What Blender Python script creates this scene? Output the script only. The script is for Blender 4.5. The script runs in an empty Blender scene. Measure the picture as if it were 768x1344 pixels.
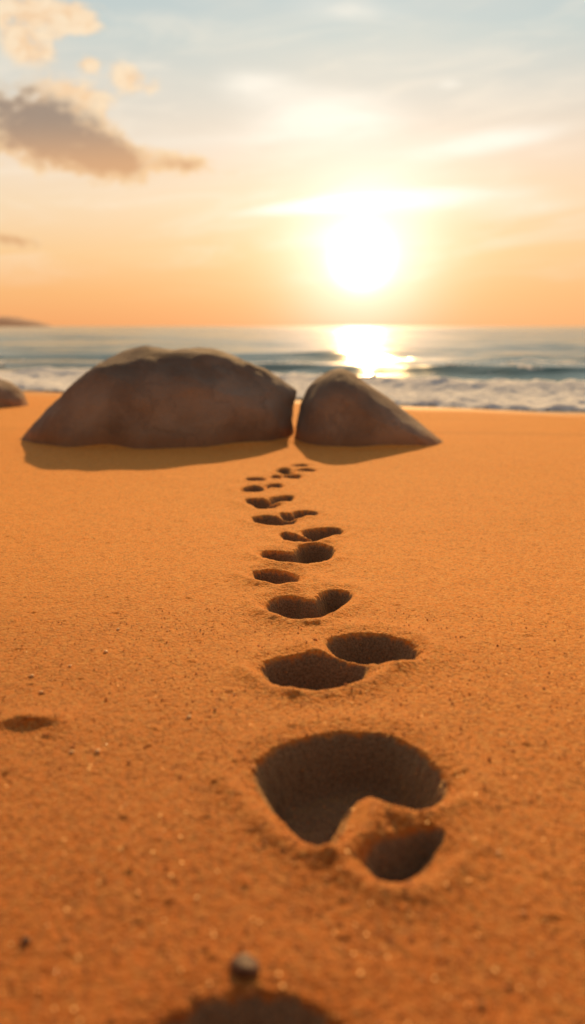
import bpy, math, random
import numpy as np

rng = np.random.default_rng(7)
random.seed(7)
scene = bpy.context.scene
C = bpy.data.collections.new("beach_at_sunset")
scene.collection.children.link(C)

# ------------------------------------------------------------------ camera
F = 1100.0            # focal length in photo pixels (768 x 1344)
PITCH = math.atan(244.0 / F)
CAMH = 0.6
SUN_AZ, SUN_EL = math.radians(5.0), math.radians(24.5)      # lamp: the shadows' direction
GLOW_AZ, GLOW_EL = math.radians(4.55), math.radians(4.35)   # the bright sun low over the water

cam_d = bpy.data.cameras.new("camera")
cam = bpy.data.objects.new("camera", cam_d)
C.objects.link(cam)
cam.location = (0, 0, CAMH)
cam.rotation_euler = (math.pi / 2 - PITCH, 0, 0)
cam_d.sensor_fit = 'VERTICAL'
cam_d.sensor_height = 36.0
cam_d.lens = 36.0 * F / 1344.0
cam_d.clip_start = 0.02
cam_d.clip_end = 40000
cam_d.dof.use_dof = True
cam_d.dof.focus_distance = 1.98
cam_d.dof.aperture_fstop = 1.85
cam_d.dof.aperture_blades = 0
scene.camera = cam


def ray(px, py):
    u = (px - 384.0) / F
    v = (py - 672.0) / F
    cp, sp = math.cos(PITCH), math.sin(PITCH)
    return (u, cp - v * sp, -sp - v * cp)


def ground(px, py):
    d = ray(px, py)
    t = CAMH / -d[2]
    return (d[0] * t, d[1] * t)


def at(px, py, Y):
    d = ray(px, py)
    t = Y / d[1]
    return (d[0] * t, Y, CAMH + d[2] * t)


def az_el(px, py):
    d = ray(px, py)
    return (math.atan2(d[0], d[1]), math.atan2(d[2], math.hypot(d[0], d[1])))


# ------------------------------------------------------------------ noise
def _h(ix, iy, iz, seed):
    n = (ix.astype(np.int64) * 374761393 + iy.astype(np.int64) * 668265263 + iz.astype(np.int64) * 2147483647 + seed * 974634777)
    n = (n ^ (n >> 13)) * 1274126177
    n = n & 0x7fffffff
    n = (n ^ (n >> 16)) & 0xffff
    return n / 65535.0 * 2 - 1


def vnoise(x, y, seed=0):
    ix, iy = np.floor(x), np.floor(y)
    fx, fy = x - ix, y - iy
    fx = fx * fx * fx * (fx * (fx * 6 - 15) + 10)
    fy = fy * fy * fy * (fy * (fy * 6 - 15) + 10)
    z = np.zeros_like(ix)
    a = _h(ix, iy, z, seed); b = _h(ix + 1, iy, z, seed)
    c = _h(ix, iy + 1, z, seed); d = _h(ix + 1, iy + 1, z, seed)
    return (a * (1 - fx) + b * fx) * (1 - fy) + (c * (1 - fx) + d * fx) * fy


def fbm(x, y, seed=0, octv=3):
    s, a, t = 0.0, 1.0, 0.0
    for o in range(octv):
        ca, sa = math.cos(0.6 * o), math.sin(0.6 * o)
        s = s + a * vnoise((x * ca - y * sa) * 2.03 ** o, (x * sa + y * ca) * 2.03 ** o, seed + o * 17)
        t += a
        a *= 0.5
    return s / t


def vnoise3(x, y, z, seed=0):
    ix, iy, iz = np.floor(x), np.floor(y), np.floor(z)
    f = [x - ix, y - iy, z - iz]
    f = [q * q * (3 - 2 * q) for q in f]
    r = 0
    for dx in (0, 1):
        for dy in (0, 1):
            for dz in (0, 1):
                w = (f[0] if dx else 1 - f[0]) * (f[1] if dy else 1 - f[1]) * (f[2] if dz else 1 - f[2])
                r = r + w * _h(ix + dx, iy + dy, iz + dz, seed)
    return r


def sstep(a, b, t):
    t = np.clip((t - a) / (b - a), 0, 1)
    return t * t * (3 - 2 * t)


# ------------------------------------------------------------------ mesh helpers
def mesh_from(name, verts, quads, mat, smooth=True, attrs=None):
    me = bpy.data.meshes.new(name)
    nv, nf = len(verts), len(quads)
    me.vertices.add(nv)
    me.vertices.foreach_set("co", np.ascontiguousarray(verts, dtype=np.float32).ravel())
    k = quads.shape[1]
    me.loops.add(nf * k)
    me.loops.foreach_set("vertex_index", np.ascontiguousarray(quads, dtype=np.int32).ravel())
    me.polygons.add(nf)
    me.polygons.foreach_set("loop_start", np.arange(0, nf * k, k, dtype=np.int32))
    me.polygons.foreach_set("use_smooth", np.full(nf, smooth, dtype=bool))
    for an, av in (attrs or {}).items():
        a = me.attributes.new(an, 'FLOAT', 'POINT')
        a.data.foreach_set("value", np.ascontiguousarray(av, dtype=np.float32).ravel())
    me.update(calc_edges=True)
    me.validate()
    me.materials.append(mat)
    o = bpy.data.objects.new(name, me)
    C.objects.link(o)
    return o


def grid_quads(nr, nc, wrap=False):
    r = np.arange(nr - 1)[:, None]
    cc = nc if wrap else nc - 1
    c = np.arange(cc)[None, :]
    c2 = (c + 1) % nc
    a = r * nc + c; b = r * nc + c2; d = (r + 1) * nc + c2; e = (r + 1) * nc + c
    return np.stack([a, b, d, e], -1).reshape(-1, 4)


def tag(o, label=None, cat=None, group=None, kind=None):
    if label: o["label"] = label
    if cat: o["category"] = cat
    if group: o["group"] = group
    if kind: o["kind"] = kind
    return o


# ------------------------------------------------------------------ node helpers
class S:
    """A socket with arithmetic."""
    nt = None

    def __init__(self, s): self.s = s

    @staticmethod
    def op(name, *args):
        n = S.nt.nodes.new('ShaderNodeMath'); n.operation = name
        for i, a in enumerate(args):
            if isinstance(a, S): S.nt.links.new(a.s, n.inputs[i])
            else: n.inputs[i].default_value = float(a)
        return S(n.outputs[0])

    def __add__(self, o): return S.op('ADD', self, o)
    __radd__ = __add__
    def __sub__(self, o): return S.op('SUBTRACT', self, o)
    def __rsub__(self, o): return S.op('SUBTRACT', o, self)
    def __mul__(self, o): return S.op('MULTIPLY', self, o)
    __rmul__ = __mul__
    def __truediv__(self, o): return S.op('DIVIDE', self, o)
    def __neg__(self): return S.op('MULTIPLY', self, -1)


def s_exp(a): return S.op('EXPONENT', a)
def s_max(a, b): return S.op('MAXIMUM', a, b)
def s_min(a, b): return S.op('MINIMUM', a, b)


def s_step(a, b, t):
    n = S.nt.nodes.new('ShaderNodeMapRange'); n.interpolation_type = 'SMOOTHSTEP'
    S.nt.links.new(t.s, n.inputs[0])
    n.inputs[1].default_value = a; n.inputs[2].default_value = b
    n.inputs[3].default_value = 0; n.inputs[4].default_value = 1
    return S(n.outputs[0])


def s_xyz(x, y, z):
    n = S.nt.nodes.new('ShaderNodeCombineXYZ')
    for i, a in enumerate((x, y, z)):
        if isinstance(a, S): S.nt.links.new(a.s, n.inputs[i])
        else: n.inputs[i].default_value = float(a)
    return n.outputs[0]


def s_noise(vec, scale, detail=3, rough=0.5, dist=0.0):
    n = S.nt.nodes.new('ShaderNodeTexNoise')
    if vec is not None: S.nt.links.new(vec, n.inputs['Vector'])
    n.inputs['Scale'].default_value = scale
    n.inputs['Detail'].default_value = detail
    n.inputs['Roughness'].default_value = rough
    n.inputs['Distortion'].default_value = dist
    return S(n.outputs['Fac'])


def mix_col(fac, a, b, mode='MIX'):
    n = S.nt.nodes.new('ShaderNodeMix'); n.data_type = 'RGBA'; n.blend_type = mode
    n.clamp_result = False
    if isinstance(fac, S): S.nt.links.new(fac.s, n.inputs[0])
    else: n.inputs[0].default_value = fac
    for v, i in ((a, 6), (b, 7)):
        if isinstance(v, (tuple, list)): n.inputs[i].default_value = (v[0], v[1], v[2], 1)
        else: S.nt.links.new(v, n.inputs[i])
    return n.outputs[2]


def lin(r, g, b):
    f = lambda c: ((c / 255 + 0.055) / 1.055) ** 2.4 if c > 10 else c / 255 / 12.92
    return (f(r), f(g), f(b))


def scale_col(col, s):
    n = S.nt.nodes.new('ShaderNodeVectorMath'); n.operation = 'SCALE'
    if isinstance(col, (tuple, list)): n.inputs[0].default_value = col[:3]
    else: S.nt.links.new(col, n.inputs[0])
    if isinstance(s, S): S.nt.links.new(s.s, n.inputs['Scale'])
    else: n.inputs['Scale'].default_value = s
    return n.outputs[0]


def add_col(a, b):
    n = S.nt.nodes.new('ShaderNodeVectorMath'); n.operation = 'ADD'
    for v, i in ((a, 0), (b, 1)):
        if isinstance(v, (tuple, list)): n.inputs[i].default_value = v[:3]
        else: S.nt.links.new(v, n.inputs[i])
    return n.outputs[0]


def new_mat(name):
    m = bpy.data.materials.new(name); m.use_nodes = True
    nt = m.node_tree; S.nt = nt
    b = nt.nodes['Principled BSDF']
    return m, nt, b


def ramp(fac, stops, interp='LINEAR'):
    n = S.nt.nodes.new('ShaderNodeValToRGB')
    n.color_ramp.interpolation = interp
    cr = n.color_ramp
    while len(cr.elements) > 1: cr.elements.remove(cr.elements[-1])
    cr.elements[0].position = stops[0][0]; cr.elements[0].color = (*stops[0][1], 1)
    for p, c in stops[1:]:
        e = cr.elements.new(p); e.color = (*c, 1)
    S.nt.links.new(fac.s, n.inputs[0])
    return n.outputs[0]


def bump(nt, height, dist, strength, normal=None):
    n = nt.nodes.new('ShaderNodeBump')
    n.inputs['Distance'].default_value = dist
    n.inputs['Strength'].default_value = strength
    nt.links.new(height.s if isinstance(height, S) else height, n.inputs['Height'])
    if normal is not None: nt.links.new(normal, n.inputs['Normal'])
    return n.outputs[0]


# ------------------------------------------------------------------ world: evening sky
def build_world():
    w = bpy.data.worlds.new("World"); scene.world = w; w.use_nodes = True
    nt = w.node_tree; S.nt = nt
    bg = nt.nodes['Background']
    tc = nt.nodes.new('ShaderNodeTexCoord')
    nrm = nt.nodes.new('ShaderNodeVectorMath'); nrm.operation = 'NORMALIZE'
    nt.links.new(tc.outputs['Generated'], nrm.inputs[0])
    D = nrm.outputs[0]
    sep = nt.nodes.new('ShaderNodeSeparateXYZ'); nt.links.new(D, sep.inputs[0])
    x, y, z = (S(sep.outputs[i]) for i in range(3))
    deg = 180 / math.pi
    az = S.op('ARCTAN2', x, y) * deg
    el = S.op('ARCSINE', z) * deg
    # gradient by elevation (degrees / 90)
    g = S.op('DIVIDE', s_max(el, 0.0), 90.0)
    st = [(0.0, lin(244, 166, 104)), (2.0, lin(248, 182, 116)), (4.5, lin(249, 203, 146)), (7.5, lin(247, 217, 178)),
          (10.5, lin(240, 220, 197)), (13.5, lin(219, 213, 200)), (17, lin(196, 206, 202)), (21, lin(182, 198, 202)),
          (27, lin(188, 194, 194)), (42, lin(146, 154, 162)), (90, lin(62, 76, 96))]
    base = ramp(g, [(a / 90, c) for a, c in st])
    # angle from the sun
    sd = (math.sin(GLOW_AZ) * math.cos(GLOW_EL), math.cos(GLOW_AZ) * math.cos(GLOW_EL), math.sin(GLOW_EL))
    dot = nt.nodes.new('ShaderNodeVectorMath'); dot.operation = 'DOT_PRODUCT'
    nt.links.new(D, dot.inputs[0]); dot.inputs[1].default_value = sd
    cosd = s_min(S(dot.outputs['Value']), 0.9999999)
    dl = S.op('ARCCOSINE', cosd) * deg
    # dimmer and cooler away from the sun
    back = s_step(0.85, -0.4, cosd)
    base = mix_col(back, base, mix_col(0.55, base, lin(135, 122, 118)))
    base = scale_col(base, 1.0 - back * 0.52)

    def gauss(az0, el0, sa, se, rot=0.0):
        c, s = math.cos(rot), math.sin(rot)
        dx, dy = az - az0, el - el0
        u = (dx * c + dy * s) / sa
        v = (dy * c - dx * s) / se
        return s_exp(-(u * u + v * v))

    def pix(px, py):
        a, e = az_el(px, py); return a * deg, e * deg

    # stretched thin cloud
    v1 = s_xyz(az * 0.055, el * 0.28 - az * 0.025, 1.7)
    cir = s_noise(v1, 2.1, 5, 0.55, 0.6)
    v0 = s_xyz(az * 0.05, el * 0.12, 9.1)
    cir2 = s_noise(v0, 1.6, 4, 0.5, 0.4)
    veil = s_step(0.42, 0.75, cir) * s_step(1.0, 6.0, el) * s_step(24, 14, el)
    base = mix_col(veil * 0.42, base, lin(255, 240, 218))
    veil2 = s_step(0.45, 0.72, cir2) * s_step(5, 11, el)
    base = mix_col(veil2 * 0.25, base, lin(232, 222, 205))
    # warm right-hand side
    warmr = s_step(4, 20, az) * s_step(16, 2, el)
    base = mix_col(warmr * 0.35, base, lin(250, 190, 130))

    # placed bright wisps
    wn = s_noise(s_xyz(az * 0.12, el * 0.5, 4.2), 1.7, 4, 0.55, 0.5)
    wis = None
    for (px, py, sx, sy, rot, amp) in ((430, 155, 5.2, 1.7, 0.02, 1.0), (330, 108, 2.6, 0.9, 0.0, 0.75), (640, 186, 4.8, 0.75, 0.10, 1.0),
                                       (590, 110, 0.9, 0.35, 0.0, 0.6), (410, 270, 5.2, 0.38, 0.10, 1.2), (560, 262, 7.0, 0.75, 0.05, 0.95), (450, 12, 4.0, 0.8, -0.05, 0.55),
                                       (700, 275, 4.5, 0.6, 0.10, 0.5), (240, 185, 6.0, 0.6, 0.05, 0.4)):
        a, e = pix(px, py)
        t = gauss(a, e, sx, sy, rot) * amp
        wis = t if wis is None else wis + t
    wis = s_step(0.12, 1.15, wis * (0.45 + wn * 1.15))
    base = mix_col(wis * 0.85, base, lin(255, 247, 232))

    # glow round the sun
    q = dl / 4.4
    q2 = dl / 1.15
    glow = add_col(add_col(scale_col((1.0, 0.74, 0.90), s_exp(-(q * q)) * 0.62 + s_exp(-(q2 * q2)) * 8.0),
                           scale_col((1.0, 0.70, 0.36), s_exp(-(dl / 5.8)) * 0.42)),
                   scale_col((1.0, 0.66, 0.50), s_exp(-(dl / 11.0) * (dl / 11.0)) * 0.08))

    # cumulus: own mask and lit rim
    cn = s_noise(s_xyz(az * 0.16, el * 0.26, 0.3), 2.3, 6, 0.6, 0.3)
    cn2 = s_noise(s_xyz(az * 0.16 + 0.22, el * 0.26 - 0.16, 0.3), 2.3, 6, 0.6, 0.3)
    cum = None
    for (px, py, sx, sy, rot, amp) in ((20, 175, 5.4, 2.2, -0.2, 1.05), (115, 180, 3.2, 1.5, -0.32, 0.85), (105, 128, 2.1, 0.9, -0.25, 0.8), (150, 212, 2.6, 0.95, -0.2, 0.85), (165, 215, 1.5, 0.6, -0.1, 0.7),
                                       (238, 214, 1.9, 0.62, -0.05, 1.1), (320, 228, 1.3, 0.35, 0.0, 0.45),
                                       (35, 20, 3.6, 1.1, 0.05, 0.95), (108, 24, 1.3, 1.0, 0.0, 0.75), (40, 66, 1.5, 0.8, 0.0, 0.75), (115, 84, 0.7, 0.5, 0.0, 0.75),
                                       (168, 105, 1.5, 1.0, -0.3, 0.70), (200, 110, 0.8, 0.5, 0.0, 0.35), (8, 312, 2.3, 0.55, -0.15, 1.0)):
        a, e = pix(px, py)
        t = gauss(a, e, sx, sy, rot) * amp
        cum = t if cum is None else cum + t
    cn3 = s_noise(s_xyz(az * 0.5, el * 0.75, 5.3), 1.6, 4, 0.6, 0.2)
    pert = (cn - 0.5) * 2.6 + (cn3 - 0.5) * 2.1
    pert2 = (cn2 - 0.5) * 2.6 + (cn3 - 0.5) * 0.5
    dens = cum + pert * s_step(0.02, 0.6, cum) * 0.8
    cmask = s_step(0.20, 0.80, dens)
    dark = None
    for (px, py, sx, sy, rot) in ((10, 160, 6.0, 2.4, -0.16), (100, 188, 4.2, 1.7, -0.26), (155, 213, 1.5, 0.7, -0.1), (240, 216, 1.6, 0.48, -0.05), (8, 314, 2.6, 0.5, -0.12)):
        a, e = pix(px, py)
        t = gauss(a, e, sx, sy, rot)
        dark = t if dark is None else dark + t
    core = s_step(0.28, 1.40, dark + pert * 0.75)
    dcol = mix_col(s_step(10.0, 13.5, el + az * -0.06), lin(214, 160, 112), lin(150, 128, 112))
    ccol = mix_col(s_step(8.5, 15.0, el), lin(253, 212, 158), lin(254, 223, 184))
    ccol = mix_col(s_step(0.58, 0.40, cn3) * 0.55, ccol, lin(243, 196, 146))
    ccol = mix_col(core * 0.95, ccol, dcol)
    lit = s_step(-0.02, 0.35, pert - pert2)
    ccol = mix_col(lit * (1.0 - core) * 0.35, ccol, lin(255, 236, 204))
    sky = add_col(base, glow)
    sky = mix_col(s_max(cmask, core * s_step(0.1, 0.5, dens)) * 0.92, sky, ccol)
    # physical sky adds its share
    nis = nt.nodes.new('ShaderNodeTexSky'); nis.sky_type = 'NISHITA'; nis.sun_disc = False
    nis.sun_elevation = SUN_EL; nis.sun_rotation = SUN_AZ
    nis.air_density = 1.0; nis.dust_density = 2.0
    sky = add_col(sky, scale_col(nis.outputs[0], 0.0012))
    # nothing below the horizon but a dim warm ground tone
    low = s_step(-0.2, -6.0, el)
    sky = mix_col(low, sky, lin(110, 65, 36))
    nt.links.new(sky, bg.inputs['Color'])
    bg.inputs['Strength'].default_value = 1.0
    w.cycles.sampling_method = 'MANUAL'
    w.cycles.sample_map_resolution = 1024


build_world()

sun_d = bpy.data.lights.new("sun", 'SUN')
sun = bpy.data.objects.new("sun", sun_d); C.objects.link(sun)
sun_d.energy = 5.0
sun_d.angle = math.radians(1.4)
sun_d.color = (1.0, 0.60, 0.24)
sun.rotation_euler = (math.pi / 2 - SUN_EL, 0, math.pi - SUN_AZ)
sun.location = (3, 10, 6)


# ------------------------------------------------------------------ materials
def sand_material():
    m, nt, b = new_mat("orange_beach_sand")
    tc = nt.nodes.new('ShaderNodeTexCoord'); P = tc.outputs['Object']
    big = s_noise(P, 1.3, 3, 0.5)
    mid = s_noise(P, 14, 4, 0.6)
    gn = s_noise(P, 260, 3, 0.65)
    vo = nt.nodes.new('ShaderNodeTexVoronoi'); vo.feature = 'F1'
    nt.links.new(P, vo.inputs['Vector']); vo.inputs['Scale'].default_value = 165
    vs = nt.nodes.new('ShaderNodeTexVoronoi'); vs.feature = 'F1'
    nt.links.new(P, vs.inputs['Vector']); vs.inputs['Scale'].default_value = 420
    sepc = nt.nodes.new('ShaderNodeSeparateColor'); nt.links.new(vo.outputs['Color'], sepc.inputs[0])
    r1, r2 = S(sepc.outputs[0]), S(sepc.outputs[1])
    sep2 = nt.nodes.new('ShaderNodeSeparateColor'); nt.links.new(vs.outputs['Color'], sep2.inputs[0])
    r3 = S(sep2.outputs[0])
    col = mix_col(s_step(0.3, 0.7, big), (0.98, 0.285, 0.026), (0.99, 0.31, 0.032))
    col = mix_col(s_step(0.35, 0.7, mid) * 0.2, col, (0.74, 0.22, 0.022))
    col = mix_col(s_step(0.45, 0.95, r1) * 0.75, col, (1.0, 0.46, 0.105))
    col = mix_col(s_step(0.48, 0.05, r2) * 0.70, col, (0.52, 0.135, 0.013))
    col = mix_col(s_step(0.8, 0.95, r3) * 0.4, col, (0.90, 0.52, 0.19))
    # light fall-off painted into the sand colour: darker toward the viewer and left
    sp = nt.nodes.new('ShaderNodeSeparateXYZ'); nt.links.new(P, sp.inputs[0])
    near_falloff = s_step(2.3, 0.50, S(sp.outputs[1]) + S(sp.outputs[0]) * 0.45 + (big - 0.5) * 0.5)
    col = mix_col(near_falloff * 0.85, col, mix_col(1.0, col, (0.42, 0.325, 0.30), 'MULTIPLY'))
    hs_att = nt.nodes.new('ShaderNodeAttribute'); hs_att.attribute_name = 'hole_shade'
    col = mix_col(S(hs_att.outputs['Fac']), col, mix_col(s_step(0.35, 0.65, gn), (0.17, 0.102, 0.055), (0.31, 0.190, 0.105)))      # shade inside the footprints painted as darker, greyer sand
    mb = nt.nodes.new('ShaderNodeMapping'); mb.inputs['Scale'].default_value = (0.22, 2.4, 1.0); mb.inputs['Rotation'].default_value = (0, 0, 0.25); nt.links.new(P, mb.inputs[0])
    wash = s_step(0.50, 0.66, s_noise(mb.outputs[0], 1.0, 4, 0.55, 0.5)) * s_step(3.6, 5.2, S(sp.outputs[1]))
    col = mix_col(wash * 0.38, col, (0.62, 0.19, 0.025))        # damp wash lines left by earlier waves
    wet = nt.nodes.new('ShaderNodeAttribute'); wet.attribute_name = 'wet'
    W = S(wet.outputs['Fac'])
    col = mix_col(W * 0.65, col, (0.26, 0.11, 0.035))
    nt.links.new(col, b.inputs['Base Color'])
    rough = 0.82 - W * 0.3
    nt.links.new(rough.s, b.inputs['Roughness'])
    b.inputs['Specular IOR Level'].default_value = 0.2
    b.inputs['Sheen Weight'].default_value = 0.8
    b.inputs['Sheen Roughness'].default_value = 0.45
    b.inputs['Sheen Tint'].default_value = (1.0, 0.55, 0.18, 1)
    h = (S(vo.outputs['Distance']) * -1.0) + gn * 0.7 + S(vs.outputs['Distance']) * -0.35 + r1 * 0.35
    n1 = bump(nt, h * (1.0 - W * 0.8), 0.0032, 0.66)
    n2 = bump(nt, s_noise(P, 75, 4, 0.65), 0.003, 0.35, n1)
    nt.links.new(n2, b.inputs['Normal'])
    return m


def rock_material():
    m, nt, b = new_mat("weathered_rock")
    tc = nt.nodes.new('ShaderNodeTexCoord'); P = tc.outputs['Object']
    a = s_noise(P, 2.2, 5, 0.6, 0.4)
    c = s_noise(P, 9, 6, 0.65, 0.2)
    d = s_noise(P, 60, 4, 0.6)
    mp = nt.nodes.new('ShaderNodeMapping'); mp.inputs['Scale'].default_value = (1, 1, 0.35); nt.links.new(P, mp.inputs[0])
    st = s_noise(mp.outputs[0], 5.5, 5, 0.6, 0.6)
    col = mix_col(s_step(0.35, 0.68, a), (0.20, 0.145, 0.108), (0.33, 0.260, 0.205))
    col = mix_col(s_step(0.5, 0.75, c) * 0.3, col, (0.42, 0.34, 0.27))
    col = mix_col(s_step(0.52, 0.80, st) * 0.3, col, (0.40, 0.25, 0.15))
    col = mix_col(s_step(0.55, 0.8, d) * 0.35, col, (0.11, 0.07, 0.05))
    sx = nt.nodes.new('ShaderNodeSeparateXYZ'); nt.links.new(P, sx.inputs[0])
    top = s_step(0.22, 0.46, S(sx.outputs[2]) + (a - 0.5) * 0.2)
    col = mix_col(top * 0.75, col, mix_col(1.0, col, (0.55, 0.50, 0.47), 'MULTIPLY'))  # rock colour darkened toward the top to offset the sunlight there
    sandy = s_step(0.05, -0.02, S(sx.outputs[2]) - c * 0.08)
    col = mix_col(sandy * 0.45, col, (0.40, 0.18, 0.06))
    nt.links.new(col, b.inputs['Base Color'])
    b.inputs['Roughness'].default_value = 0.85
    b.inputs['Specular IOR Level'].default_value = 0.18
    ck = nt.nodes.new('ShaderNodeTexVoronoi'); ck.feature = 'DISTANCE_TO_EDGE'; ck.inputs['Scale'].default_value = 2.3
    wv = nt.nodes.new('ShaderNodeVectorMath'); wv.operation = 'ADD'
    nt.links.new(P, wv.inputs[0]); nt.links.new(s_xyz(a * 0.9, c * 0.5, st * 0.7), wv.inputs[1]); nt.links.new(wv.outputs[0], ck.inputs['Vector'])
    crack = s_step(0.035, 0.0, S(ck.outputs['Distance'])) * s_step(0.42, 0.6, a)
    col = mix_col(crack * 0.16, col, (0.07, 0.05, 0.038))
    nt.links.new(col, b.inputs['Base Color'])
    h = a * 0.5 + c * 0.35 + d * 0.07 - crack * 0.08
    nt.links.new(bump(nt, h, 0.08, 0.55), b.inputs['Normal'])
    return m


def water_material():
    m, nt, b = new_mat("sea_water")
    tc = nt.nodes.new('ShaderNodeTexCoord'); P = tc.outputs['Object']
    mp = nt.nodes.new('ShaderNodeMapping'); mp.inputs['Scale'].default_value = (0.07, 1.0, 1.0); nt.links.new(P, mp.inputs[0])
    att = nt.nodes.new('ShaderNodeAttribute'); att.attribute_name = 'shallow'
    sh = S(att.outputs['Fac'])
    att2 = nt.nodes.new('ShaderNodeAttribute'); att2.attribute_name = 'froth'
    fr = S(att2.outputs['Fac'])
    col = mix_col(sh, (0.075, 0.165, 0.155), (0.30, 0.18, 0.08))
    fn = s_noise(P, 7, 5, 0.65, 0.5)
    f = s_step(0.45, 0.62, fr * 0.75 + fn * 0.45 - 0.12)
    col = mix_col(f, col, (0.42, 0.40, 0.36))
    nt.links.new(col, b.inputs['Base Color'])
    r = 0.13 + f * 0.7
    sp = 0.5 - f * 0.42
    nt.links.new(sp.s, b.inputs['Specular IOR Level'])
    nt.links.new(r.s, b.inputs['Roughness'])
    b.inputs['IOR'].default_value = 1.333
    h1 = s_noise(mp.outputs[0], 1.1, 5, 0.6, 0.3)
    h2 = s_noise(mp.outputs[0], 6.0, 4, 0.6, 0.2)
    h3 = s_noise(mp.outputs[0], 0.16, 4, 0.6, 0.3)
    n = bump(nt, h3, 0.8, 0.7)
    n = bump(nt, h1, 0.11, 0.8, n)
    n = bump(nt, h2, 0.009, 0.6, n)
    nt.links.new(n, b.inputs['Normal'])
    return m


def foam_material():
    m, nt, b = new_mat("sea_foam")
    tc = nt.nodes.new('ShaderNodeTexCoord'); P = tc.outputs['Object']
    n1 = s_noise(P, 4, 5, 0.65, 0.4)
    col = mix_col(s_step(0.35, 0.65, n1), (0.76, 0.78, 0.80), (0.97, 0.95, 0.90))
    nt.links.new(col, b.inputs['Base Color'])
    b.inputs['Roughness'].default_value = 0.95
    b.inputs['Specular IOR Level'].default_value = 0.08
    nt.links.new(bump(nt, s_noise(P, 28, 5, 0.7), 0.03, 0.4), b.inputs['Normal'])
    return m


def hill_material():
    m, nt, b = new_mat("hazy_wooded_headland")
    tc = nt.nodes.new('ShaderNodeTexCoord'); P = tc.outputs['Object']
    n1 = s_noise(P, 0.03, 5, 0.6)
    col = mix_col(n1, (0.10, 0.06, 0.045), (0.16, 0.10, 0.07))
    nt.links.new(col, b.inputs['Base Color'])
    b.inputs['Roughness'].default_value = 1.0
    b.inputs['Emission Color'].default_value = (0.55, 0.27, 0.13, 1)      # glow put in as haze of the air between
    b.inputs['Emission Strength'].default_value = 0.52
    return m


def simple_stone(name, c1, c2, rough=0.6):
    m, nt, b = new_mat(name)
    tc = nt.nodes.new('ShaderNodeTexCoord'); P = tc.outputs['Object']
    n1 = s_noise(P, 160, 4, 0.6)
    col = mix_col(s_step(0.3, 0.7, n1), c1, c2)
    nt.links.new(col, b.inputs['Base Color'])
    b.inputs['Roughness'].default_value = rough
    nt.links.new(bump(nt, n1, 0.002, 0.6), b.inputs['Normal'])
    return m


def grain_material():
    m, nt, b = new_mat("loose_quartz_grains")
    tc = nt.nodes.new('ShaderNodeTexCoord'); P = tc.outputs['Object']
    att = nt.nodes.new('ShaderNodeAttribute'); att.attribute_name = 'tone'
    t = S(att.outputs['Fac'])
    col = ramp(t, [(0, (0.42, 0.14, 0.03)), (0.45, (0.66, 0.25, 0.05)), (0.8, (0.72, 0.34, 0.10)), (1.0, (0.88, 0.62, 0.32))])
    nt.links.new(col, b.inputs['Base Color'])
    r = 0.6 - s_step(0.3, 0.9, t) * 0.42
    nt.links.new(r.s, b.inputs['Roughness'])
    tr = nt.nodes.new('ShaderNodeBsdfTranslucent'); tr.inputs[0].default_value = (0.95, 0.66, 0.34, 1)
    mx = nt.nodes.new('ShaderNodeMixShader')
    nt.links.new((s_step(0.80, 0.98, t) * 0.85).s, mx.inputs[0])
    nt.links.new(b.outputs[0], mx.inputs[1]); nt.links.new(tr.outputs[0], mx.inputs[2])
    nt.links.new(mx.outputs[0], nt.nodes['Material Output'].inputs['Surface'])
    return m


M_SAND, M_ROCK, M_WATER, M_FOAM, M_HILL, M_GRAIN = (sand_material(), rock_material(), water_material(), foam_material(),
                                                    hill_material(), grain_material())

# ------------------------------------------------------------------ beach
SEA_Z = -0.06


def shore_y(x):
    return 7.45 - 1.9 * np.tanh(x / 4.0) + 0.24 * vnoise(x * 0.9, x * 0 + 3.3, 5) + 0.06 * vnoise(x * 3.0, x * 0 + 1.3, 6)


def sand_base(x, y):
    s = y - shore_y(x)
    z = np.where(s < 0, SEA_Z * np.exp(np.minimum(s, 0) / 1.0), SEA_Z - 0.06 * np.clip(s, 0, None))
    return np.maximum(z, -3.0)


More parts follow.
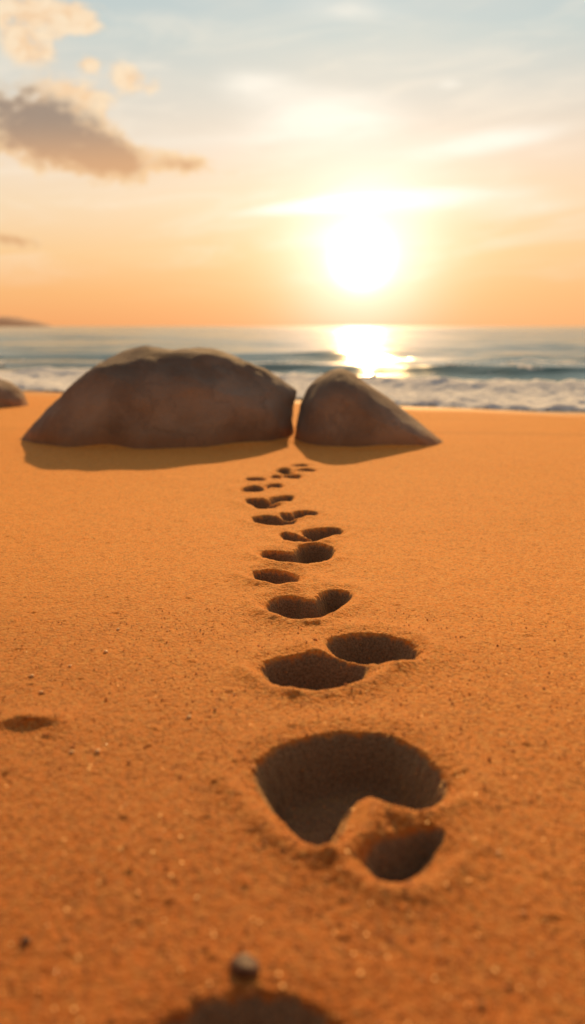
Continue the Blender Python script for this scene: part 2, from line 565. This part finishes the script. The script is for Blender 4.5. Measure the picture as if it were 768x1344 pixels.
# footprints: outline seen in the photo projected to the sand, (outline, depth, wall width, lip)
FP = [
    ([(190, 1344), (245, 1304), (330, 1286), (410, 1302), (470, 1344), (450, 1420), (330, 1450), (210, 1420)], 0.060, 0.050, 0.003),
    ([(318, 1008), (345, 982), (390, 964), (450, 954), (512, 958), (560, 985), (594, 1020), (592, 1038), (560, 1056), (528, 1060), (496, 1036), (476, 1036),
      (462, 1060), (452, 1090), (425, 1108), (392, 1090), (352, 1052)], 0.080, 0.050, 0.007),
    ([(466, 1112), (490, 1098), (530, 1084), (575, 1082), (594, 1092), (585, 1116), (552, 1144), (512, 1150), (480, 1136)], 0.042, 0.034, 0.006),
    ([(335, 870), (358, 860), (400, 855), (440, 861), (497, 870), (478, 888), (430, 904), (385, 902), (350, 888)], 0.066, 0.040, 0.008),
    ([(420, 841), (448, 830), (490, 828), (532, 837), (556, 851), (540, 867), (500, 870), (458, 864), (432, 854)], 0.066, 0.040, 0.008),
    ([(343, 790), (360, 781), (392, 780), (412, 787), (418, 775), (442, 771), (468, 777), (462, 787), (432, 802), (405, 812), (375, 810), (355, 801)], 0.056, 0.036, 0.008),
    ([(323, 751), (345, 746), (375, 749), (400, 757), (382, 767), (350, 765)], 0.048, 0.028, 0.008),
    ([(341, 722), (365, 722), (386, 727), (394, 717), (415, 714), (440, 719), (421, 733), (395, 739), (365, 735)], 0.065, 0.034, 0.006),
    ([(365, 698), (392, 701), (412, 704), (420, 706), (405, 709), (385, 708)], 0.045, 0.028, 0.004),
    ([(398, 697), (412, 693), (440, 692), (450, 696), (432, 702), (415, 703)], 0.05, 0.03, 0.004),
    ([(330, 677), (352, 676), (375, 679), (390, 681), (375, 687), (348, 685)], 0.050, 0.034, 0.004),
    ([(366, 674), (384, 673), (392, 677), (380, 679)], 0.034, 0.028, 0.003),
    ([(384, 671), (402, 669.5), (418, 672), (404, 677), (392, 676)], 0.044, 0.03, 0.003),
    ([(320, 654), (340, 653.5), (360, 656), (352, 660), (334, 660)], 0.05, 0.04, 0.004),
    ([(356, 653), (372, 649.5), (386, 650), (376, 656), (360, 658)], 0.046, 0.04, 0.003),
    ([(333, 660.5), (350, 660.5), (364, 662), (350, 665), (338, 664)], 0.04, 0.035, 0.003),
    ([(318, 639.5), (334, 636.5), (348, 639.5), (336, 644), (324, 643)], 0.05, 0.04, 0.003),
    ([(350, 637), (362, 634), (371, 636), (362, 640)], 0.045, 0.04, 0.003),
    ([(322, 626.5), (336, 625.5), (350, 628), (338, 631)], 0.05, 0.04, 0.003),
    ([(356, 625), (362, 624), (368, 626), (362, 628)], 0.035, 0.03, 0.002),
    ([(372, 624), (384, 622.5), (396, 624), (384, 627)], 0.05, 0.04, 0.002),
    ([(362, 616), (372, 612.5), (382, 615), (374, 620.5)], 0.05, 0.04, 0.002),
    ([(370, 619), (378, 617), (386, 619), (378, 622)], 0.04, 0.04, 0.002),
    ([(390, 616), (402, 613.5), (414, 615), (402, 618)], 0.05, 0.04, 0.002),
    ([(384, 609), (394, 607.5), (404, 608.5), (394, 611)], 0.045, 0.04, 0.002),
]


def poly_sdf(x, y, poly):
    d = np.full(x.shape, 1e9); ins = np.zeros(x.shape, bool)
    n = len(poly)
    for i in range(n):
        ax, ay = poly[i]; bx, by = poly[(i + 1) % n]
        ex, ey = bx - ax, by - ay
        t = np.clip(((x - ax) * ex + (y - ay) * ey) / (ex * ex + ey * ey), 0, 1)
        dx, dy = x - ax - ex * t, y - ay - ey * t
        d = np.minimum(d, dx * dx + dy * dy)
        c = (ay > y) != (by > y)
        with np.errstate(divide='ignore', invalid='ignore'):
            xi = ax + (y - ay) / (by - ay if by != ay else 1e-9) * ex
        ins ^= c & (x < xi)
    d = np.sqrt(d)
    return np.where(ins, d, -d)


def smooth_poly(p):
    for _ in range(2):                  # corner cutting
        q = []
        for i in range(len(p)):
            a, b = p[i], p[(i + 1) % len(p)]
            q.append((a[0] * .75 + b[0] * .25, a[1] * .75 + b[1] * .25))
            q.append((a[0] * .25 + b[0] * .75, a[1] * .25 + b[1] * .75))
        p = q
    return p


ROCKS = [(-0.62, 4.72, 0.72, 0.52), (0.35, 4.60, 0.40, 0.42)]
MOUNDS = [((38, 948), 0.046, 0.015, 0.014), ((78, 952), 0.02, 0.03, 0.006), ((600, 1105), 0.02, 0.02, 0.004)]


HOLE_SHADE = [None]  # mask for the shade painted inside the footprints


def sand_z(x, y):
    HOLE_SHADE[0] = np.zeros_like(x)
    z = sand_base(x, y)
    r = np.hypot(x, y)
    near = np.clip((9 - r) / 3, 0, 1) * sstep(-0.1, -0.9, y - shore_y(x))
    z = z + near * (0.008 * fbm(x * 1.1, y * 1.1, 11, 3) + 0.0014 * fbm(x * 9, y * 9, 12, 3))
    z = z + near * 0.0007 * fbm(x * 60, y * 60, 13, 2) + near * np.clip(1.6 - r * 0.35, 0, 1) * 0.0006 * vnoise(x * 150, y * 150, 14)
    # crumbs and shallow dents
    z = z + near * 0.0022 * sstep(0.82, 0.97, vnoise(x * 38, y * 38, 21))
    for (pix, sx, sy, h) in MOUNDS:
        gx, gy = ground(*pix)
        z = z + h * np.exp(-((x - gx) / sx) ** 2 - ((y - gy) / np.where(y < gy, sy, sy * 2.3)) ** 2)
    for (rx, ry, ra, rb) in ROCKS:        # sand banked against the boulders
        e = np.hypot((x - rx) / ra, (y - ry) / rb)
        z = z + 0.022 * np.exp(-((e - 0.98) / 0.13) ** 2) * (0.7 + 0.9 * vnoise(x * 4, y * 4, 24))
    wx = 0.0034 * fbm(x * 95, y * 95, 31, 2) + 0.003 * vnoise(x * 13, y * 13, 33)
    wy = 0.0034 * fbm(x * 95, y * 95, 32, 2) + 0.003 * vnoise(x * 13, y * 13, 34)
    for (pp, dep, wall, lip) in FP:
        poly = smooth_poly([ground(*q) for q in pp])
        xs = [q[0] for q in poly]; ys = [q[1] for q in poly]
        mg = 0.12
        m = (x > min(xs) - mg) & (x < max(xs) + mg) & (y > min(ys) - mg) & (y < max(ys) + mg)
        if not m.any(): continue
        d = poly_sdf(x[m] + wx[m], y[m] + wy[m], poly)
        k = 0.28
        d = d + (-0.007 if min(ys) < 2.1 else 0.008)
        cyy, hy = (max(ys) + min(ys)) / 2, (max(ys) - min(ys)) / 2 + 1e-3
        far = sstep(-0.5, 0.6, (y[m] - cyy) / hy)      # far half: steeper wall, painted shade begins higher up
        wl = wall * (1 - 0.30 * far)
        dz = -dep * sstep(-0.009 + 0.005 * far, wl, d) - 0.17 * dep * sstep(-0.034, 0.004, d) * (1 - far)
        dz = dz + lip * (1 - 0.75 * far) * np.exp(-((d + 0.036) / 0.018) ** 2) * (0.8 + 0.4 * vnoise(x[m] * 30, y[m] * 30, 41))
        dz = dz + 0.5 * lip * np.exp(-((d + 0.045) / 0.035) ** 2)
        dz = dz + np.where(d > wall * .7, 0.004 * fbm(x[m] * 40, y[m] * 40, 42, 2), 0)
        z[m] = z[m] + dz
        HOLE_SHADE[0][m] = np.maximum(HOLE_SHADE[0][m], sstep(0.001 + 0.009 * (1 - far), 0.007 + 0.012 * (1 - far), -dz + 0.003 * vnoise(x[m] * 90, y[m] * 90, 43)))  # painted shade by depth, starting sooner on the far half
    return z


def build_sand():
    step = 0.0022
    front = np.arange(-math.radians(24), math.radians(24), step)
    side = [front[-1]]
    a = step
    while side[-1] < math.pi - 0.05:
        a = min(a * 1.12, 0.06); side.append(side[-1] + a)
    side = np.array([q for q in side[1:] if q < math.pi - 0.03])
    th = np.concatenate([-side[::-1], front, side])
    rr = [0.04]
    while rr[-1] < 600:
        r = rr[-1]
        g = 0.03 if r < 0.5 else (step if r < 7.2 else min(0.10, step * 1.05 ** max(0, (r - 7.2) * 8)))
        rr.append(r * (1 + max(g, step)))
    rr = np.array(rr)
    R, T = np.meshgrid(rr, th, indexing='ij')
    x, y = R * np.sin(T), R * np.cos(T)
    z = sand_z(x.ravel(), y.ravel())
    hole_shade = HOLE_SHADE[0]
    s = y.ravel() - shore_y(x.ravel())
    wet = sstep(-0.95, -0.10, s + 0.15 * vnoise(x.ravel() * 1.5, y.ravel() * 1.5, 51))
    v = np.stack([x.ravel(), y.ravel(), z], -1)
    q = grid_quads(len(rr), len(th), wrap=True)[:, ::-1]
    print("sand verts", len(v))
    o = mesh_from("sand", v, q, M_SAND, attrs={'wet': wet, 'hole_shade': hole_shade})
    tag(o, "orange sandy beach marked with a trail of footprints", "sand", kind="structure")
    return o


# ------------------------------------------------------------------ sea
def waves(x, y):
    s = y - shore_y(x)
    r = np.hypot(x, y)
    A = sstep(0.3, 6.0, s)
    wp = y + 1.1 * fbm(x * 0.16, y * 0.10, 61, 2)
    z = A * 0.045 * np.sin(wp * 2 * math.pi / 3.7 + 1.0) * (0.6 + 0.6 * vnoise(x * 0.22, y * 0.22, 62)) * np.clip(1.3 - r / 70, 0, 1)
    wp2 = y + 5 * fbm(x * 0.035, y * 0.03, 63, 2)
    z = z + sstep(8, 30, s) * 0.15 * np.sin(wp2 * 2 * math.pi / 14.0) * (0.5 + 0.7 * vnoise(x * 0.06, y * 0.06, 64)) * np.clip(1.4 - r / 250, 0, 1)
    z = z + A * 0.075 * fbm(x * 0.22, y * 0.9, 65, 4) * np.clip(1.3 - r / 60, 0, 1)
    # breakers rolling in: steep toward the beach
    br = 0
    for (s0, h, wf, wb, seed, xs) in ((5.2, 0.14, 0.40, 1.2, 71, 0.35), (1.9, 0.09, 0.30, 0.7, 72, 0.5), (10.5, 0.12, 0.8, 2.2, 73, 0.2)):
        c = s - s0 - 0.9 * vnoise(x * xs, x * 0 + seed * 1.7, seed)
        w = np.where(c < 0, wf, wb)
        amp = 0.35 + 0.65 * sstep(-0.3, 0.35, vnoise(x * xs * 0.8 + 1.7, x * 0 + 0.5, seed + 9))
        br = br + h * amp * np.exp(-(c / w) ** 2)
    z = SEA_Z + z * sstep(0.0, 1.0, s + 0.4) + br * sstep(0.0, 1.2, s)
    return z, s, br


def build_sea():
    front = np.arange(-math.radians(30), math.radians(30), 0.003)
    side = [front[-1]]; a = 0.003
    while side[-1] < math.radians(100):
        a = min(a * 1.12, 0.05); side.append(side[-1] + a)
    side = np.array(side[1:])
    th = np.concatenate([-side[::-1], front, side])
    rr = [5.0]
    while rr[-1] < 20000:
        r = rr[-1]
        rr.append(r * (1 + (0.0035 if r < 30 else min(0.08, 0.0035 * (r / 30) ** 0.7))))
    rr = np.array(rr)
    R, T = np.meshgrid(rr, th, indexing='ij')
    x, y = (R * np.sin(T)).ravel(), (R * np.cos(T)).ravel()
    z, s, br = waves(x, y)
    z = np.where(s < -0.3, SEA_Z - 0.25, z)
    shallow = sstep(7.0, 0.5, s) * 0.75 * sstep(1.0, -3.0, x) + 0.30 * sstep(5, 0.5, s)
    froth = sstep(5.0, 1.5, s) * 0.6 + 0.55 * sstep(0.10, 0.2, br) * sstep(2.5, -0.5, s - 5.2) + 0.15 * sstep(14, 4, s)
    v = np.stack([x, y, z], -1)
    q = grid_quads(len(rr), len(th))[:, ::-1]
    keep = (s[q] > -0.5).any(1)
    o = mesh_from("sea", v, q[keep], M_WATER, attrs={'shallow': shallow, 'froth': froth})
    tag(o, "teal evening sea with small waves and a path of sunlight", "sea", kind="structure")
    print("sea verts", len(v))
    # foam: broken lumpy sheet along the shore
    m = (R.ravel() < 16) & (np.abs(T.ravel()) < math.radians(60))
    lump = 0.042 * np.abs(fbm(x * 3.2, y * 3.2, 81, 3)) + 0.03 * np.clip(fbm(x * 9, y * 9, 82, 3), 0, 1)
    cov = (0.62 * sstep(0.06, 0.30, s) * sstep(2.6, 1.2, s) + 0.55 * np.exp(-((s - 0.35) / 0.3) ** 2) + 0.40 * np.exp(-((s - 3.3) / 0.7) ** 2) * sstep(-1.5, 1.0, x)
           + 0.7 * np.exp(-((s - 1.8) / 0.6) ** 2)
           + 0.55 * fbm(x * 1.0, y * 2.0, 83, 3) + 0.30 * fbm(x * 4.5, y * 6.0, 84, 3))
    cov = np.where(s < 0.04, -1, cov)
    th_ = 0.30
    zf = z + 0.004 + (lump + 0.012) * sstep(th_, th_ + 0.35, cov) - 0.03 * sstep(th_, th_ - 0.12, cov)
    vf = np.stack([x, y, zf], -1)
    k = ((cov[q] > th_ - 0.06).all(1)) & (m[q].all(1))
    used = np.unique(q[k]); remap = np.zeros(len(x), int); remap[used] = np.arange(len(used))
    fo = mesh_from("sea_foam", vf[used], remap[q[k]], M_FOAM)
    tag(fo, "white foam of a breaking wave spread along the water's edge", "foam", kind="stuff")


# ------------------------------------------------------------------ boulders
def boulder(name, top, y_mid, half_depth, label, seed, front_lean=1.0, sink=0.06, cuts=16, rough=0.02):
    """top: silhouette points (px,py) left to right; y_mid: ground distance of the ridge."""
    pts = [at(px, py, y_mid) for px, py in top]
    X = np.array([p[0] for p in pts]); Z = np.array([p[2] for p in pts])
    nu, nv = 200, 110
    u = np.linspace(0, 1, nu)
    uu = 0.5 - 0.5 * np.cos(math.pi * u)
    xs = X[0] + (X[-1] - X[0]) * uu
    zt = np.interp(xs, X, Z)
    for _ in range(4):
        zt[1:-1] = (zt[:-2] + 2 * zt[1:-1] + zt[2:]) / 4
    t = 2 * uu - 1
    Dp = half_depth * np.clip(1 - np.abs(t) ** 2.6, 0, 1) ** 0.55
    ph = np.linspace(-0.22, math.pi + 0.22, nv)
    c, s = np.cos(ph), np.sin(ph)
    ex, ez = 0.85, 0.75
    cy = np.sign(c) * np.abs(c) ** ex
    sz = np.sign(s) * np.abs(s) ** ez
    x = np.repeat(xs[:, None], nv, 1)
    lean = 0.10 * half_depth
    y = y_mid - Dp[:, None] * cy[None, :] * front_lean + lean * sz[None, :]
    z = np.where(sz[None, :] > 0, zt[:, None] * sz[None, :], sz[None, :] * sink * 3)
    P = np.stack([x, y, z], -1).reshape(-1, 3)
    cen = np.array([(X[0] + X[-1]) / 2, y_mid, 0.0])
    L = X[-1] - X[0]
    # chisel flat faces
    rg = np.random.default_rng(seed)
    Q = P - cen
    for k in range(cuts):
        n = rg.normal(size=3); n[2] = abs(n[2]) * 0.6
        if k % 2 == 0: n[1] = -abs(n[1]) * 1.4
        n[0] *= 0.55; n /= np.linalg.norm(n)
        h = Q @ n
        cmax = h.max()
        cc = cmax * (0.93 + 0.05 * rg.random())
        ov = np.maximum(h - cc, 0)
        Q = Q - (ov * 0.75)[:, None] * n
    # uneven surface
    nrm = Q / np.maximum(np.linalg.norm(Q * np.array([0.6, 1, 1]), axis=1), 1e-4)[:, None]
    a = (vnoise3(Q[:, 0] * 3.2, Q[:, 1] * 3.2, Q[:, 2] * 3.2, seed) * 1.0 + vnoise3(Q[:, 0] * 7.5, Q[:, 1] * 7.5, Q[:, 2] * 7.5, seed + 1) * 0.45
         + vnoise3(Q[:, 0] * 17, Q[:, 1] * 17, Q[:, 2] * 17, seed + 2) * 0.2 - 0.25 * np.abs(vnoise3(Q[:, 0] * 4, Q[:, 1] * 4, Q[:, 2] * 2, seed + 3)))
    Q = Q + nrm * (a * rough)[:, None]
    quads = grid_quads(nu, nv)
    z0 = float(sand_base(np.array([cen[0]]), np.array([cen[1]]))[0])
    o = mesh_from(name, Q, quads, M_ROCK)
    o.location = (cen[0], cen[1], z0)
    tag(o, label, "boulder")
    return o


build_sand()
build_sea()
boulder("boulder", [(30, 588), (38, 572), (58, 545), (78, 522), (110, 490), (140, 468), (160, 459), (185, 455), (208, 460), (228, 461), (262, 454), (285, 458),
                    (320, 470), (350, 481), (374, 495), (390, 513), (397, 540), (395, 570), (390, 592)], 4.72, 0.52,
        "large broad grey-brown boulder with a humped top, left of the footprints' far end", 3, rough=0.02, cuts=14)
boulder("boulder", [(387, 586), (389, 555), (393, 528), (403, 508), (418, 494), (436, 484), (448, 482), (462, 487), (478, 499), (502, 515), (526, 534), (554, 554),
                    (575, 570), (587, 588)], 4.60, 0.42,
        "smaller pointed brown boulder with a long right slope, beside the large boulder", 8, rough=0.011, cuts=9)
boulder("boulder", [(-70, 536), (-62, 508), (-40, 494), (-15, 493), (5, 498), (17, 506), (28, 519), (35, 536)], 6.6, 0.30,
        "small dark low rock near the water, cut off by the photo's left edge", 12, rough=0.02, cuts=10)


# ------------------------------------------------------------------ headland
def headland():
    n = 120; m = 14
    D = 1500.0
    pr = [(-420, 404), (-300, 402), (-200, 406), (-120, 409), (-60, 412), (-20, 414), (10, 415), (30, 418), (45, 421), (58, 424), (66, 426.5), (72, 430)]
    P = [at(a, b, D) for a, b in pr]
    X = [p[0] for p in P]; Z = [p[2] for p in P]
    xs = np.linspace(X[0], X[-1], n)
    zt = np.interp(xs, X, Z) + 1.2 * vnoise(xs * 0.06, xs * 0, 91) + 0.8 * vnoise(xs * 0.2, xs * 0, 92)
    v = []
    for i in range(n):
        for j in range(m):
            a = math.pi * j / (m - 1)
            v.append((xs[i], D - math.cos(a) * 60 * (0.3 + 0.7 * min(1, zt[i] / 12)), max(zt[i], 0.1) * math.sin(a) ** 0.6 - 0.5))
    o = mesh_from("hills", np.array(v), grid_quads(n, m), M_HILL)
    tag(o, "low hazy brown headland on the horizon at the far left", "headland", kind="structure")


headland()

# ------------------------------------------------------------------ pebbles and loose grains
import bmesh


def stone_mesh(name, rx, ry, rz, seed, mat, sub=3):
    bm = bmesh.new()
    bmesh.ops.create_icosphere(bm, subdivisions=sub, radius=1.0)
    co = np.array([v.co[:] for v in bm.verts])
    d = 1 + 0.28 * vnoise3(co[:, 0] * 1.3 + seed, co[:, 1] * 1.3, co[:, 2] * 1.3, seed) + 0.10 * vnoise3(co[:, 0] * 3.1, co[:, 1] * 3.1 + seed, co[:, 2] * 3.1, seed + 4)
    co = co * d[:, None] * np.array([rx, ry, rz])
    for v, c in zip(bm.verts, co): v.co = c
    for f in bm.faces: f.smooth = True
    me = bpy.data.meshes.new(name); bm.to_mesh(me); bm.free()
    me.materials.append(mat)
    return me


M_PEB = simple_stone("dark_pebble", (0.07, 0.028, 0.012), (0.20, 0.08, 0.028))
M_PEB2 = simple_stone("tan_pebble", (0.72, 0.38, 0.14), (0.88, 0.52, 0.22))


def place(me, name, px, py, lift, rz=0):
    x, y = ground(px, py)
    z = float(sand_z(np.array([x]), np.array([y]))[0])
    o = bpy.data.objects.new(name, me); C.objects.link(o)
    o.location = (x, y, z + lift); o.rotation_euler = (0, 0, rz)
    return o


p = place(stone_mesh("pebble", 0.0145, 0.012, 0.0085, 15, M_PEB), "pebble", 321, 1270, 0.0025)
tag(p, "dark brown rounded pebble with a sunlit top, just behind the nearest footprint", "pebble")
p = place(stone_mesh("pebble", 0.0045, 0.0045, 0.004, 6, M_PEB), "pebble", 34, 1233, 0.0015)
tag(p, "tiny dark pebble in the blurred sand at the lower left edge", "pebble")
LB = "tiny tan pebble lying on the open sand left of the footprints"
m0 = stone_mesh("pebble", 0.0044, 0.0042, 0.0026, 9, M_PEB2, 2)
first = None
for i, (px, py) in enumerate(((92, 875), (42, 888), (155, 827), (139, 857), (54, 909), (128, 985), (94, 986), (248, 941))):
    o = place(m0, "pebble", px, py, 0.0012, i * 1.3)
    o.scale = (1, 1, 1) if i % 2 else (0.8, 0.9, 0.8)
    tag(o, LB, "pebble", "tiny pebbles scattered left of the footprints")


def grains():
    bm = bmesh.new(); bmesh.ops.create_icosphere(bm, subdivisions=1, radius=1.0)
    base = np.array([v.co[:] for v in bm.verts]); fac = np.array([[v.index for v in f.verts] for f in bm.faces]); bm.free()
    N = 8000
    r = np.exp(rng.uniform(math.log(0.52), math.log(1.75), N)); t = rng.uniform(-0.42, 0.42, N)
    x, y = r * np.sin(t), r * np.cos(t)
    z = sand_z(x, y)
    sz = np.exp(rng.normal(math.log(0.0009), 0.38, N)).clip(0.0006, 0.0034)
    tone = rng.beta(1.6, 1.6, N)
    tone *= 0.8
    V = base[None] * (1 + 0.25 * rng.uniform(-1, 1, (N, len(base), 1))) * sz[:, None, None] * rng.uniform(0.7, 1.2, (N, 1, 3))
    V = V + np.stack([x, y, z + sz * 0.45], -1)[:, None, :]
    Fq = fac[None] + (np.arange(N) * len(base))[:, None, None]
    # thin translucent flakes on edge, added for glints: the low sun shines through them
    K = 330
    fr = np.exp(rng.uniform(math.log(0.52), math.log(1.7), K)); ft = rng.uniform(-0.42, 0.42, K)
    fx, fy = fr * np.sin(ft), fr * np.cos(ft)
    fs = rng.uniform(0.0012, 0.0026, K) * np.clip(1.35 - 0.55 * fr, 0.45, 1)
    fz = sand_z(fx, fy) + fs * 0.6
    yaw = rng.normal(0, 0.6, K); tilt = rng.uniform(-0.2, 0.5, K)
    U = np.stack([np.cos(yaw), np.sin(yaw), 0 * yaw], -1)
    W = np.stack([-np.sin(yaw) * np.sin(tilt), np.cos(yaw) * np.sin(tilt), np.cos(tilt)], -1)
    ang = np.arange(6) * math.pi / 3
    rad = fs[:, None] * rng.uniform(0.7, 1.15, (K, 6))
    fl = np.stack([fx, fy, fz], -1)[:, None, :] + (rad * np.cos(ang))[..., None] * U[:, None, :] + (rad * np.sin(ang))[..., None] * W[:, None, :]
    tri = np.array([[0, 1, 2], [0, 2, 3], [0, 3, 4], [0, 4, 5]])
    ftri = tri[None] + (np.arange(K) * 6)[:, None, None] + N * len(base)
    VV = np.concatenate([V.reshape(-1, 3), fl.reshape(-1, 3)]); FF = np.concatenate([Fq.reshape(-1, 3), ftri.reshape(-1, 3)])
    TT = np.concatenate([np.repeat(tone, len(base)), np.ones(K * 6)])
    o = mesh_from("sand_grains", VV, FF, M_GRAIN, smooth=False, attrs={'tone': TT})
    tag(o, "loose coarse grains glinting on the sand surface", "sand grains", kind="stuff")


grains()

# ------------------------------------------------------------------ render settings
scene.view_settings.view_transform = 'Standard'
scene.view_settings.look = 'None'
scene.view_settings.exposure = 0
scene.view_settings.gamma = 1
scene.cycles.use_denoising = True
scene.cycles.max_bounces = 4
scene.cycles.sample_clamp_indirect = 4
